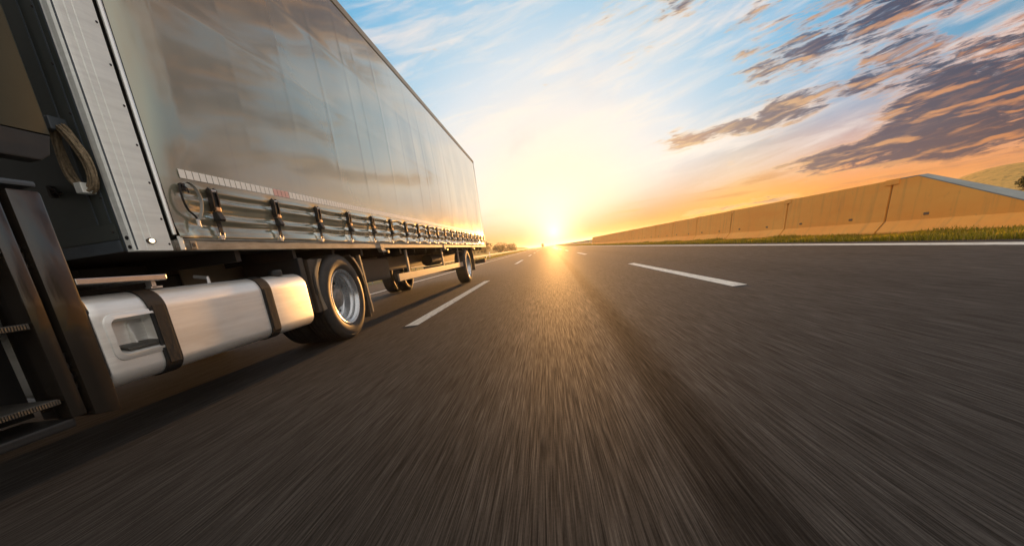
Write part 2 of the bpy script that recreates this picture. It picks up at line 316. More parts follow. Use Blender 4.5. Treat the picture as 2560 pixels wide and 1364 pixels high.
# ------------------------------------------------------------------ mesh builder
class MB:
    def __init__(s): s.v = []; s.f = []
    def box(s, x0, x1, y0, y1, z0, z1):
        b = len(s.v)
        s.v += [(x0,y0,z0),(x1,y0,z0),(x1,y1,z0),(x0,y1,z0),(x0,y0,z1),(x1,y0,z1),(x1,y1,z1),(x0,y1,z1)]
        s.f += [tuple(b+i for i in q) for q in ((0,3,2,1),(4,5,6,7),(0,1,5,4),(1,2,6,5),(2,3,7,6),(3,0,4,7))]
        return s
    def obox(s, c, ax, ay, az_, hx, hy, hz):
        b = len(s.v); c = Vector(c)
        for k in ((-1,-1,-1),(1,-1,-1),(1,1,-1),(-1,1,-1),(-1,-1,1),(1,-1,1),(1,1,1),(-1,1,1)):
            s.v.append(tuple(c + Vector(ax)*hx*k[0] + Vector(ay)*hy*k[1] + Vector(az_)*hz*k[2]))
        s.f += [tuple(b+i for i in q) for q in ((0,3,2,1),(4,5,6,7),(0,1,5,4),(1,2,6,5),(2,3,7,6),(3,0,4,7))]
        return s
    def prism(s, prof, axis, a, b_, closed=True):
        """prof: 2-D outline; axis 'x': (y,z), 'y': (x,z), 'z': (x,y); extruded from a to b_"""
        def P(u, w, t): return {'x': (t,u,w), 'y': (u,t,w), 'z': (u,w,t)}[axis]
        o = len(s.v); n = len(prof)
        s.v += [P(u, w, a) for u, w in prof] + [P(u, w, b_) for u, w in prof]
        for i in range(n if closed else n-1):
            j = (i+1) % n; s.f.append((o+i, o+j, o+n+j, o+n+i))
        if closed: s.f.append(tuple(o+i for i in range(n))[::-1]); s.f.append(tuple(o+n+i for i in range(n)))
        return s
    def tube(s, pts, r, seg=8, closed=False, sy=1.):
        pts = [Vector(p) for p in pts]; n = len(pts); o = len(s.v); up = None
        for i, p in enumerate(pts):
            a = pts[(i-1) % n] if (closed or i > 0) else p; c = pts[(i+1) % n] if (closed or i < n-1) else p
            t = (c-a).normalized()
            if up is None: up = t.orthogonal().normalized()
            up = (up - t*up.dot(t)).normalized(); w = t.cross(up)
            for k in range(seg):
                q = 2*math.pi*k/seg; s.v.append(tuple(p + up*(r*math.cos(q)) + w*(r*sy*math.sin(q))))
        for i in range(n if closed else n-1):
            j = (i+1) % n
            for k in range(seg):
                l = (k+1) % seg; s.f.append((o+i*seg+k, o+i*seg+l, o+j*seg+l, o+j*seg+k))
        if not closed:
            s.f.append(tuple(o+k for k in range(seg))[::-1]); s.f.append(tuple(o+(n-1)*seg+k for k in range(seg)))
        return s
    def ribbon(s, pts, wdir, w, th, nrm):
        """flat strap: rectangular section swept along pts; wdir = width direction"""
        o = len(s.v); wd = Vector(wdir).normalized(); n = len(pts); P = [Vector(p) for p in pts]
        for i, p in enumerate(P):
            t = (P[min(i+1, n-1)]-P[max(i-1, 0)]).normalized(); nn = t.cross(wd).normalized()
            for a, b in ((-1,-1),(1,-1),(1,1),(-1,1)): s.v.append(tuple(p + wd*(w/2*a) + nn*(th/2*b)))
        for i in range(n-1):
            for k in range(4):
                l = (k+1) % 4; s.f.append((o+i*4+k, o+i*4+l, o+i*4+4+l, o+i*4+4+k))
        s.f.append((o+3,o+2,o+1,o)); e = o+(n-1)*4; s.f.append((e,e+1,e+2,e+3)); return s
    def lathe(s, prof, cx, cy, cz, seg=48, closed=False):
        """prof: (r, dx) rotated about the X axis through (cy, cz); dx measured from cx"""
        o = len(s.v); n = len(prof)
        for k in range(seg):
            q = 2*math.pi*k/seg
            for r, d in prof: s.v.append((cx+d, cy+r*math.cos(q), cz+r*math.sin(q)))
        for k in range(seg):
            l = (k+1) % seg
            for i in range(n if closed else n-1):
                j = (i+1) % n; s.f.append((o+k*n+i, o+k*n+j, o+l*n+j, o+l*n+i))
        return s
    def build(s, name, m, root=None, parent=None, smooth=False, bevel=0., shift=None):
        """vertices are given in world space; root is the thing they belong to (its origin is subtracted)"""
        o0 = Vector(root['o']) if root is not None else Vector((0,0,0))
        if shift is not None: o0 = Vector(shift)
        me = bpy.data.meshes.new(name); me.from_pydata([(a-o0.x, b-o0.y, c-o0.z) for a, b, c in s.v], [], s.f)
        me.validate(); import bmesh
        bm = bmesh.new(); bm.from_mesh(me); bmesh.ops.recalc_face_normals(bm, faces=bm.faces)
        if bevel: bmesh.ops.bevel(bm, geom=[e for e in bm.edges if e.is_manifold and e.calc_face_angle(0) > .6], offset=bevel, segments=2, affect='EDGES', profile=.6)
        bm.to_mesh(me); bm.free()
        if m is not None: me.materials.append(m)
        if smooth: me.shade_smooth(); me.set_sharp_from_angle(angle=math.radians(smooth if smooth is not True else 40))
        ob = bpy.data.objects.new(name, me); COL.objects.link(ob)
        par = parent if parent is not None else root
        if par is not None: ob.parent = par
        elif root is None and shift is not None: ob.location = shift
        return ob
def thing(name, label, cat, loc, group=None):
    o = bpy.data.objects.new(name, None); COL.objects.link(o); o.location = loc; o['o'] = loc
    o.empty_display_size = .2
    o['label'] = label; o['category'] = cat
    if group: o['group'] = group
    return o
def partempty(name, parent):
    o = bpy.data.objects.new(name, None); COL.objects.link(o); o.parent = parent; return o
def struct(o): o['kind'] = 'structure'; return o
def tag(o, label, cat, group=None):
    o['label'] = label; o['category'] = cat
    if group: o['group'] = group
    return o
def copy(o, loc=None, parent=None):
    c = o.copy(); COL.objects.link(c)
    if parent is not None: c.parent = parent
    if loc is not None: c.location = loc
    return c

# ------------------------------------------------------------------ ground, road, markings
def sheet(name, x0, x1, y0, y1, z, m, nx=1, ny=1):
    b = MB(); 
    for j in range(ny+1):
        for i in range(nx+1): b.v.append((x0+(x1-x0)*i/nx, y0+(y1-y0)*j/ny, z))
    for j in range(ny):
        for i in range(nx): k = j*(nx+1)+i; b.f.append((k, k+1, k+nx+2, k+nx+1))
    return b.build(name, m)
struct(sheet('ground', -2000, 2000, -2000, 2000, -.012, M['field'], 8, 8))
struct(sheet('road', -9.2, 5.93, -60, 1900, 0, M['road'], 1, 40))
struct(sheet('verge', 5.93, 9.0, -40, 400, -.004, M['soil'], 1, 10))
# chipped asphalt edge beyond the white line
struct(sheet('edge_line', 5.385, 5.625, -40, 1500, .004, M['paint'], 1, 10))
struct(sheet('edge_line', -5.75, -5.58, -40, 1500, .004, M['paint'], 1, 10))
for k in range(-1, 9):
    y = 4.78+18*k
    struct(sheet('lane_marking', -1.83, -1.655, y, y+6.7, .004, M['paint'], 1, 4))
    struct(sheet('lane_marking', 2.03, 2.19, y, y+6.05, .004, M['paint'], 1, 4))

# ------------------------------------------------------------------ semi-trailer
S = -2.269; YF, YC, YR = 2.164, 2.455, 15.75; ZR0, ZR1, ZT = 1.005, 1.078, 4.08
XL = S-2.55
TR = thing('semi_trailer', 'long grey curtain-sided semi-trailer with buckled straps along its lower edge', 'trailer', (S-1.275, YF, 0))
# bulkhead facing the cab
MB().box(XL+.05, S-.075, YF+.005, YF+.04, 1.02, 4.0).build('front_bulkhead', M['bulk'], TR)
MB().box(XL+.05, S-.085, YF-.008, YF+.004, 1.012, 1.075).build('kick_plate', M['bulk_edge'], TR, bevel=.002)
MB().box(XL+.05, S-.085, YF-.003, YF+.003, 1.079, 1.16).build('kick_plate', M['bulk'], TR, bevel=.001)
for xx in (S-.105, S-.185):
    MB().box(xx-.0035, xx+.0035, YF-.001, YF+.004, 1.17, 3.98).build('seam_strip', M['bulk_edge'], TR)
MB().box(S-.075, S-.004, YF+.004, YF+.038, 1.012, 4.0).build('corner_edge', M['bulk_edge'], TR)
# silver corner post: extruded profile with shallow grooves and a rounded nose
prof = [(S-.045, YF-.004), (S-.02, YF-.003), (S-.008, YF+.004), (S-.002, YF+.016), (S, YF+.032), (S, YF+.055), (S-.004, YF+.058), (S-.004, YF+.064), (S, YF+.067), (S, YF+.100), (S-.003, YF+.103), (S-.003, YF+.107), (S, YF+.110),
        (S+.001, YF+.155), (S, YF+.19), (S, YF+.228), (S-.02, YF+.232), (S-.02, YF+.245), (S-.06, YF+.245), (S-.06, YF+.0)]
MB().prism(prof, 'z', ZR0+.002, ZT-.02).build('corner_post', M['silver'], TR)
rv = None
rz = [1.043, 1.19, 1.395, 1.6, 1.805, 2.01, 2.215, 2.42, 2.625, 2.83, 3.035, 3.24, 3.445, 3.65, 3.855]
for z in rz:
    p = (S+.0, YF+.213, z)
    if rv is None:
        rv = MB().lathe([(.0, .004), (.005, .0035), (.007, .0)], p[0], p[1], p[2], 10).build('rivet', M['lever'], TR, smooth=True, shift=p)
        rv.location = Vector(p)-Vector(TR['o'])
    else: copy(rv, Vector(p)-Vector(TR['o']), TR)
for z in (1.12, 1.3, 1.72, 1.95, 2.2, 2.5):
    p = (S-.105, YF-.004, z); copy(rv, Vector(p)-Vector(TR['o']), TR).rotation_euler = (0, 0, -math.pi/2)
for z in (1.08, 1.03):
    b = MB().lathe([(0, .004), (.011, .003), (.012, 0)], 0, 0, 0, 14).build('rubber_grommet', M['black_plastic'], TR, shift=(0, 0, 0))
    b.location = Vector((S-.035, YF-.002, z))-Vector(TR['o']); b.rotation_euler = (0, 0, -math.pi/2)
# marker lamp on the post
lp = MB().prism([(2.262+.030*math.cos(a)*(1 if abs(math.cos(a)) > .75 else .82), 1.06+.017*math.sin(a)) for a in np.linspace(0, 2*math.pi, 24, endpoint=False)], 'x', S, S+.006).build('marker_lamp', M['lever'], TR)
MB().prism([(2.262+.0165*math.cos(a), 1.06+.0125*math.sin(a)) for a in np.linspace(0, 2*math.pi, 20, endpoint=False)], 'x', S+.006, S+.013).build('lens', M['lamp_glass'], TR, parent=lp, bevel=.003, smooth=True)
# latch on the bulkhead
b = MB().box(S-.375, S-.36, YF-.03, YF+.004, 1.34, 1.40).box(S-.36, S-.31, YF-.022, YF-.012, 1.352, 1.362).tube([(S-.365, YF-.02, 1.39), (S-.35, YF-.04, 1.385), (S-.33, YF-.03, 1.37), (S-.335, YF-.012, 1.345)], .006, 6)
b.build('latch', M['lever'], TR)
# tensioning pole and the dark gap before the curtain
MB().tube([(S-.004, 2.436, 1.10), (S-.004, 2.436, ZT-.06)], .0135, 14).build('curtain_pole', M['bright_alu'], TR, smooth=True)
MB().box(S-.05, S-.03, 2.39, 2.47, ZR1, 4.0).build('gap_strip', M['black_plastic'], TR)

BUCK = [2.79+.662*i for i in range(20)]
def curtain():
    ys = np.arange(YC, YR-.06, .02); 
    zs = np.concatenate([np.arange(1.082, 1.46, .0075), np.arange(1.46, 3.985, .035)])
    Y, Z = np.meshgrid(ys, zs, indexing='ij')
    u = (Y-BUCK[0])/.662; uf = u-np.floor(u)
    pin = np.sin(np.pi*uf)**2                        # 0 at each strap, 1 between straps
    env_front = 1/(1+np.exp(-(Y-2.62)/.03))
    d = np.zeros_like(Y)
    # lower skirt: long horizontal folds pinched at the straps
    low = 1/(1+np.exp((Z-1.405)/.014))
    bay = np.floor(u).astype(int); rs = np.random.default_rng(3); ph = rs.uniform(-.7, .7, 60); am = rs.uniform(.75, 1.25, 60); sl_ = rs.uniform(-.03, .03, 60)
    P = ph[bay]*pin; A = (.62+.38*pin)*(1+(am[bay]-1)*pin)
    zz_ = Z + sl_[bay]*np.sin(np.pi*uf)*np.sin(2*np.pi*uf*.5) - .014*pin
    wave = np.sin(2*np.pi*(zz_-1.08)/.102+P) + .45*np.sin(2*np.pi*(zz_-1.08)/.061+1.3+1.7*P) + .25*np.sin(2*np.pi*zz_/.19+Y*2.1)
    d += low*env_front*A*wave*.0115
    lean = .015*np.clip((Z-1.09)/.36, 0, 1)
    d += low*(-.010*(1-pin)**6)*env_front              # cinched in under each strap
    # hem pulled up between straps
    # upper sheet: slack between the posts
    up = 1-low
    hh = np.clip((Z-1.5)/(3.97-1.5), 0, 1)
    def sn(seed, fy, fz, k=5):
        r = np.random.default_rng(seed); o = 0
        for i in range(k): o = o + r.uniform(.4, 1)*np.sin(r.uniform(.5, 1.3)*fy*Y+r.uniform(.4, 1.3)*fz*Z*r.choice([-1, 1])+r.uniform(0, 6.28))
        return o/k
    bulge = np.sin(np.pi*hh)
    d += up*bulge*(.030*sn(1, .8, 1.0) + .010*sn(2, 2.2, 1.6) + .004*sn(4, 5.5, 2.4))
    d += 0
    # vertical posts and welded seams behind the sheet
    rsm = np.random.default_rng(12)
    for k in range(22):
        yk = 2.45+.662*k+.33+rsm.uniform(-.16, .16); near = (k % 3 == 0)
        d += up*bulge**.5*(.0010 if near else .0005)*np.exp(-((Y-yk)/.03)**2)
        stp = 1/(1+np.exp(-(Y-yk)/.012)); dec = np.exp(-np.clip(Y-yk, 0, 9)/.25)
        d += up*bulge**.5*.0011*stp*dec*rsm.uniform(.2, 1.5)
    # horizontal board line behind the sheet
    zb = 2.56; d += up*.0035*np.exp(-((Z-zb)/.035)**2)*(.6+.4*sn(9, 3, 0))
    zb = 3.22; d += up*.002*np.exp(-((Z-zb)/.035)**2)
    # crisp flat strip where the tape is glued
    flat = 1-np.exp(-((Z-1.478)/.055)**2); d *= flat
    prof_ = np.where(hh < .45, .015+.033*np.sin(np.pi/2*hh/.45), .048*(1-((hh-.45)/.55)**2))
    ends = (1-np.exp(-np.clip(Y-YC, 0, 99)/.10))*(1-np.exp(-np.clip(YR-.06-Y, 0, 99)/.25))
    X = S+.002 + d*ends + np.where(Z < 1.46, lean, prof_)*ends
    # corner of the skirt folded out at the front
    cor = np.exp(-((Y-2.5)/.08)**2)*np.exp(-((Z-1.09)/.05)**2); X = X + .018*cor
    n1, n2 = Y.shape
    V = np.stack([X, Y, Z], -1).reshape(-1, 3)-np.array(TR['o'])
    idx = np.arange(n1*n2).reshape(n1, n2)
    Q = np.stack([idx[:-1, :-1], idx[1:, :-1], idx[1:, 1:], idx[:-1, 1:]], -1).reshape(-1, 4)
    me = bpy.data.meshes.new('curtain'); me.from_pydata(V.tolist(), [], Q.tolist()); me.materials.append(M['curtain']); me.shade_smooth()
    ob = bpy.data.objects.new('curtain', me); COL.objects.link(ob); ob.parent = TR
    return ob
curtain()
MB().box(S-.12, S-.10, YC, YR-.05, 1.09, 3.98).build('curtain_lining', M['floor'], TR)
# reflective tape squares
tw = MB().box(S+.0185, S+.0205, 0, .0478, 1.4525, 1.506).build('reflector_tape', M['tape_w'], TR, shift=(TR['o'][0], 0, 0))
tr_ = MB().box(S+.0185, S+.0205, 0, .0478, 1.4525, 1.506).build('reflector_tape', M['tape_r'], TR, shift=(TR['o'][0], 0, 0))
tr_['label'] = 'pinkish red square of reflective tape'
pitch = .0545; k0 = 0
first_w = first_r = True
far = MB()
for k in range(238):
    y = 2.587+pitch*k; red = 17 <= k <= 20
    if k < 90:
        if red:
            if first_r: tr_.location = (0, y-YF, 0); first_r = False
            else: copy(tr_, (0, y-YF, 0), TR)
        else:
            if first_w: tw.location = (0, y-YF, 0); first_w = False
            else: copy(tw, (0, y-YF, 0), TR)
    else: far.box(S+.0185, S+.0205, y, y+.0478, 1.4525, 1.506)
far.build('tape_run', M['tape_w'], TR)['kind'] = 'stuff'
# strap buckles
def buckle(y):
    x = S+.014
    b = MB()
    for sgn in (-1, 1):                               # the two cheeks of the ratchet frame
        b.prism([(x-.004, 1.262), (x+.026, 1.268), (x+.034, 1.33), (x+.030, 1.398), (x+.014, 1.416), (x-.004, 1.40)], 'y', y+sgn*.0245-.0055, y+sgn*.0245+.0055)
    b.box(x-.006, x+.002, y-.026, y+.026, 1.262, 1.408)
    b.v = [(a+.015*min(1, max(0, (c-1.09)/.36)), b_, c) for a, b_, c in b.v]
    f = b.build('strap_buckle', M['lever'], TR)
    lean = lambda mb: setattr(mb, 'v', [(a+.015*min(1, max(0, (c-1.09)/.36)), b_, c) for a, b_, c in mb.v])
    def sub(mb, nm, m, **k):
        lean(mb); return mb.build(nm, m, TR, parent=f, **k)
    b = MB().box(x+.016, x+.036, y-.0195, y+.0195, 1.258, 1.286)
    sub(b, 'roller', M['roller'], bevel=.004)
    b = MB().tube([(x+.022, y-.0195, 1.392), (x+.022, y+.0195, 1.392)], .010, 8); sub(b, 'pin', M['hook'], smooth=True)
    b = MB().box(x+.008, x+.020, y-.018, y+.018, 1.29, 1.380); sub(b, 'lever', M['black_plastic'], bevel=.002)
    b = MB().prism([(x-.003, 1.257), (x+.028, 1.257), (x+.052, 1.205), (x+.040, 1.190), (x-.003, 1.196)], 'y', y-.025, y+.025); sub(b, 'rubber_flap', M['black_plastic'], bevel=.004)
    b = MB().ribbon([(x+.006, y, 1.215), (x+.008, y, 1.16), (x+.010, y, 1.105)], (0, 1, 0), .036, .005, None); sub(b, 'webbing', M['webbing'])
    b = MB().box(x+.004, x+.014, y-.024, y+.024, 1.084, 1.100).box(x+.004, x+.014, y-.024, y-.017, 1.100, 1.118).box(x+.004, x+.014, y+.017, y+.024, 1.100, 1.118).box(x-.016, x+.010, y-.016, y+.016, 1.073, 1.084)
    sub(b, 'hook', M['hook'], bevel=.0015)
    return f
b0 = buckle(BUCK[0]); subs = list(b0.children)
for i, y in enumerate(BUCK[1:]):
    c = copy(b0, (0, y-BUCK[0], 0), TR); c.scale = (1, 1, 1)
    for s_ in subs: copy(s_, None, c)
# loose tensioner strap hanging in a loop at the front corner
def cr(pts, n=6):
    P = [Vector(p) for p in pts]; o = []
    for i in range(len(P)-1):
        a, b, c, d_ = P[max(i-1, 0)], P[i], P[i+1], P[min(i+2, len(P)-1)]
        for k in range(n):
            t = k/n; o.append(.5*((2*b)+(c-a)*t+(2*a-5*b+4*c-d_)*t*t+(3*b-a-3*c+d_)*t**3))
    return o+[P[-1]]
x = S+.042
ls = MB().ribbon(cr([(x-.01, 2.562, 1.405), (x+.0, 2.60, 1.425), (x+.014, 2.638, 1.39), (x+.018, 2.652, 1.32), (x+.014, 2.630, 1.24), (x+.004, 2.600, 1.185)]), (1, .25, 0), .020, .003, None).build('tension_strap', M['pale_web'], TR)
MB().ribbon(cr([(x-.01, 2.555, 1.415), (x+.004, 2.528, 1.375), (x+.010, 2.520, 1.31), (x+.006, 2.540, 1.25), (x+.004, 2.585, 1.21), (x+.004, 2.597, 1.165)]), (1, -.25, 0), .018, .003, None).build('strap_tail', M['webbing'], TR, parent=ls)
MB().box(S+.022, S+.05, 2.548, 2.572, 1.365, 1.412).tube([(S+.05, 2.56, 1.40), (S+.062, 2.568, 1.38), (S+.06, 2.572, 1.352)], .005, 6).build('ratchet', M['lever'], TR, parent=ls)
MB().box(S+.043, S+.055, 2.578, 2.600, 1.145, 1.195).build('end_hook', M['hook'], TR, parent=ls, bevel=.003)
# side rail, tie plate, brackets
MB().box(S-.06, S+.006, 2.412, YR-.02, ZR0, ZR1-.012).box(S-.06, S+.012, 2.46, YR-.02, ZR1-.011, ZR1).build('side_rail', M['galv'], TR, bevel=.003)
MB().box(S+.007, S+.013, 2.435, 2.47, ZR0+.001, ZR1+.012).build('rail_end', M['silver'], TR, bevel=.002)
tp = MB().box(S+.007, S+.013, 2.515, 2.562, ZR0+.004, ZR1-.014).build('tie_plate', M['galv'], TR, bevel=.003)
MB().lathe([(0, 0), (.012, 0), (.013, -.002)], S+.0145, 2.538, 1.036, 14).build('hole', M['black_plastic'], TR, parent=tp)
for y in (5.66, 9.3, 12.9):
    MB().prism([(y-.05, ZR1-.012), (y+.05, ZR1-.012), (y+.06, ZR0-.01), (y+.14, ZR0-.03), (y+.14, ZR0-.055), (y, ZR0-.055), (y-.04, ZR0-.01)], 'x', S-.05, S+.010).build('rail_bracket', M['galv'], TR, bevel=.003)
    l = MB().box(S-.01, S+.022, y+.142, y+.20, ZR0-.075, ZR0-.03).build('side_lamp', M['black_plastic'], TR, bevel=.003)
    MB().box(S+.022, S+.030, y+.146, y+.196, ZR0-.070, ZR0-.035).build('lens', M['amber'], TR, parent=l, bevel=.002)
# roof rail and roof
MB().prism([(S-.05, 3.965), (S+.012, 3.965), (S+.016, 3.99), (S+.016, 4.045), (S+.006, 4.06), (S-.004, 4.078), (S-.05, 4.08)], 'y', 2.40, YR).build('roof_rail', M['gold_rail'], TR)
MB().box(XL, S-.052, YF+.03, YR-.01, 4.04, 4.072).build('roof', M['tape_w'], TR)
MB().box(XL, S-.062, YF+.05, YR-.03, ZR0+.02, ZR1-.01).build('deck', M['floor'], TR)
MB().box(XL, XL+.02, YF+.05, YR-.03, 1.09, 4.03).build('far_curtain', M['curtain'], TR)
MB().box(XL+.02, S-.03, YR-.045, YR-.005, 1.08, 4.03).build('rear_door', M['silver'], TR, bevel=.004)
MB().box(S-.028, S+.010, YR-.048, YR-.001, 1.0, 4.05).build('rear_post', M['silver'], TR, bevel=.004)
for xc in (S-.78, S-1.77):
    MB().box(xc-.008, xc+.008, 3.2, YR-.3, .70, .985).box(xc-.07, xc+.07, 3.2, YR-.3, .672, .699).box(xc-.07, xc+.07, 3.2, YR-.3, .986, 1.02).build('chassis_beam', M['beam'], TR)
for k in range(18):
    y = 3.0+.72*k
    MB().box(XL+.06, S-.07, y-.025, y+.025, .925, 1.02).build('cross_member', M['black_metal'], TR)
MB().box(S-1.72, S-.83, 2.5, 4.6, .94, .99).build('coupling_plate', M['black_metal'], TR)
# side guard
MB().box(S-.065, S-.035, 6.22, 11.25, .50, .615).build('guard_rail', M['guard'], TR, bevel=.006)
for y in (6.86, 9.28, 10.98):
    MB().box(S-.10, S-.066, y-.03, y+.03, .50, .985).build('guard_post', M['guard'], TR, bevel=.004)
# pallet box and air tank under the floor
MB().box(S-.75, S-.35, 5.7, 6.7, .56, .90).build('tool_box', M['black_plastic'], TR, bevel=.02)
MB().tube([(S-.55, 9.6, .78), (S-.55, 10.6, .78)], .13, 16).build('air_tank', M['black_metal'], TR, smooth=True)

def wheel(name, root, x, y, rr, width, flip=1, dish=.17, nuts=True):
    """x is the outer face; flip=-1 mirrors so the wheel faces -X"""
    w = partempty(name, root)
    f = lambda pr: [(r, d*flip) for r, d in pr]
    k = rr/.478; W_ = width
    tyre = [(.300,-.022),(.315,-.008),(.350,.002),(.395,.004),(.425,-.001),(.432,-.005),(.437,-.003),(.452,-.012),(.466,-.024),(.476,-.042)]
    tread = []
    for i in range(6):
        a = -.042-(W_-.084)*i/5; tread += [(.478, a+.001 if i else a)]
        if i < 5: m_ = a-(W_-.084)/10; tread += [(.478, m_+.006), (.466, m_+.005), (.466, m_-.005), (.478, m_-.006)]
    tyre += tread + [(.476,-W_+.042),(.460,-W_+.02),(.425,-W_+.001),(.36,-W_),(.300,-W_+.02)]
    MB().lathe(f([(r*k, d) for r, d in tyre]), x, y, rr, 72).build('tyre', M['rubber'], root, parent=w, smooth=35)
    rim = [(.300,-.022),(.306,-.010),(.303,-.004),(.296,-.006),(.290,-.020),(.286,-.034),(.272,-.046),(.268,-.075),(.262,-.085),(.250,-.095),(.246,-dish),(.236,-dish-.012),(.205,-dish-.014),(.160,-dish-.006),(.150,-dish-.004),(.150,-dish-.03)]
    MB().lathe(f([(r*k, d) for r, d in rim]), x, y, rr, 72).build('rim', M['rim'], root, parent=w, smooth=35)
    hub = [(.158,-dish-.02),(.158,-dish+.000),(.120,-dish+.004),(.112,-dish+.055),(.100,-dish+.075),(.085,-dish+.082),(.0,-dish+.085)]
    MB().lathe(f([(r*k, d) for r, d in hub]), x, y, rr, 40).build('hub', M['hub'], root, parent=w, smooth=35)
    nt = None
    for j in range(10):
        q = 2*math.pi*j/10; p = (x+(-dish-.004)*flip, y+.138*k*math.cos(q), rr+.138*k*math.sin(q))
        if nt is None:
            nt = MB().tube([p, (p[0]+.035*flip, p[1], p[2])], .015, 6).build('wheel_nut', M['rim'], root, parent=w, shift=p); nt.location = Vector(p)-Vector(root['o'])
        else: copy(nt, Vector(p)-Vector(root['o']), w)
    ho = None
    for j in range(10):                                # hand holes of the disc
        q = 2*math.pi*(j+.5)/10; p = (x+(-dish-.009)*flip, y+.188*k*math.cos(q), rr+.188*k*math.sin(q))
        if ho is None:
            ho = MB().tube([p, (p[0]+.004*flip, p[1], p[2])], .021, 12).build('hand_hole', M['black_metal'], root, parent=w, shift=p); ho.location = Vector(p)-Vector(root['o'])
        else: copy(ho, Vector(p)-Vector(root['o']), w)
    return w
wheel('wheel', TR, S-.02, 11.95, .478, .315)
wheel('wheel', TR, XL+.02, 11.95, .478, .315, -1)
wheel('inner_wheel', TR, XL+.36, 12.0, .478, .30, -1)
MB().tube([(XL+.3, 11.95, .478), (S-.3, 11.95, .478)], .075, 14).build('axle', M['black_metal'], TR)
MB().box(S-.34, S-.03, 13.0, 13.03, .30, .92).build('mud_flap', M['flap'], TR)
bm_ = MB().box(XL+.1, S-.06, YR-.30, YR-.20, .44, .58).build('rear_bumper', M['flap'], TR, bevel=.01)
MB().box(S-.059, S-.045, YR-.285, YR-.215, .455, .565).build('end_cap', M['red_lens'], TR, parent=bm_, bevel=.004)
rl = MB().box(S-.05, S-.02, YR-.10, YR-.05, .60, .64).build('outline_lamp', M['black_plastic'], TR)
MB().lathe([(0, .012), (.018, .010), (.022, 0)], S-.02, YR-.075, .62, 12).build('lens', M['lamp_glass'], TR, parent=rl)

# ------------------------------------------------------------------ coiled rope hanging on the bulkhead
RC = thing('rope_coil', 'coil of beige rope hanging from a clip on the dark trailer front', 'rope', (S-.145, YF-.03, 1.50))
b = MB()
for k in range(15):
    a0 = .068+.020*random.random(); h0 = .150+.025*random.random(); ox = random.uniform(-.014, .014); oz = random.uniform(-.012, .012)
    yy = YF-.016-.045*random.random(); tw_ = random.uniform(-.2, .2)
    pts = []
    for j in range(36):
        q = 2*math.pi*j/36; narrow = .55+.45*(math.sin(q)*-.5+.5)**.6
        px_ = a0*math.cos(q)*narrow; pz_ = h0*math.sin(q)
        pts.append((S-.145+ox+px_-.10*pz_*tw_-.16*pz_*0.9, yy+.008*math.sin(2*q+k), 1.505+oz+pz_))
    b.tube(pts, .0058, 6, closed=True)
b.build('loops', M['rope'], RC, smooth=True)
MB().box(S-.205, S-.150, YF-.085, YF+.003, 1.635, 1.70).build('clip', M['bulk_edge'], RC, bevel=.006)
MB().box(S-.150, S-.110, YF-.080, YF-.010, 1.322, 1.375).build('binding_tag', M['silver'], RC, bevel=.004)

# ------------------------------------------------------------------ tractor unit
TU = thing('tractor_unit', 'dark tractor unit with silver fuel tank pulling the grey trailer', 'truck', (S-1.2, 1.0, 0))
# air extender at the rear edge of the cab
MB().prism([(S-.03, 1.0), (S-.005, 1.5), (S+.0, 1.935), (S-.02, 1.94), (S-.025, 1.5), (S-.05, 1.0)], 'z', 1.545, 3.9).build('side_extender', M['ext'], TU, bevel=.004, smooth=True)
MB().prism([(1.0, 1.42), (1.86, 1.42), (1.905, 1.45), (1.935, 1.542), (1.0, 1.542)], 'x', S-.075, S-.004).build('extender_trim', M['black_plastic'], TU, bevel=.006)
# cab, mostly out of the frame
MB().prism([(-.75, .95), (1.52, .95), (1.52, 3.55), (.2, 3.75), (-.35, 3.3), (-.72, 2.2)], 'x', S-2.46, S-.045).build('cab', M['cab'], TU, bevel=.03, smooth=True)
dr = MB().prism([(-.55, 1.0), (.45, 1.0), (.45, 3.05), (-.2, 3.05), (-.55, 2.2)], 'x', S-.044, S-.03).build('cab_door', M['cab'], TU, bevel=.005)
MB().prism([(-.42, 2.12), (.36, 2.12), (.36, 2.9), (-.12, 2.9)], 'x', S-.029, S-.024).build('window', M['glass'], TU, parent=dr)
MB().prism([(-.70, 2.25), (-.33, 3.28), (-.36, 3.3), (-.74, 2.25)], 'x', S-2.35, S-.15).build('windscreen', M['glass'], TU)
MB().box(S-2.47, S-.02, -.9, -.45, .28, .92).build('front_bumper', M['black_plastic'], TU, bevel=.04)
wheel('front_wheel', TU, S-.02, .62, .478, .315, 1, .05)
wheel('front_wheel', TU, S-2.46, .62, .478, .315, -1, .05)
# step well behind the cab
for z, y1 in ((1.0, 1.575), (.675, 1.565), (.325, 1.555)):
    st_ = MB().box(S-.30, S-.004, 1.20, y1, z, z+.026).build('step', M['tread'], TU, bevel=.003)
    b = MB()
    for j in range(34): b.box(S-.003, S+.001, 1.205+.0105*j, 1.2105+.0105*j, z+.003, z+.023)
    b.build('serration', M['tread'], TU, parent=st_)
MB().box(S-.45, S-.31, 1.15, 1.65, .25, 1.28).build('step_well', M['black_plastic'], TU)
MB().box(S-.09, S-.003, 1.578, 1.645, .245, 1.275).build('step_frame', M['bronze'], TU, bevel=.010, smooth=True)
MB().box(S-.30, S-.02, 1.12, 1.60, .20, .244).build('step_base', M['black_plastic'], TU, bevel=.01)
MB().prism([(1.668, .225), (1.785, .205), (1.793, .33), (1.796, .8), (1.798, 1.262), (1.79, 1.275), (1.672, 1.275)], 'x', S-.30, S+.004).build('rear_fairing', M['bronze'], TU, bevel=.008, smooth=True)
MB().prism([(1.797, .36), (1.817, .40), (1.822, .70), (1.812, .76), (1.797, .79)], 'x', S-.28, S-.012).build('fairing_seal', M['black_plastic'], TU, bevel=.004)
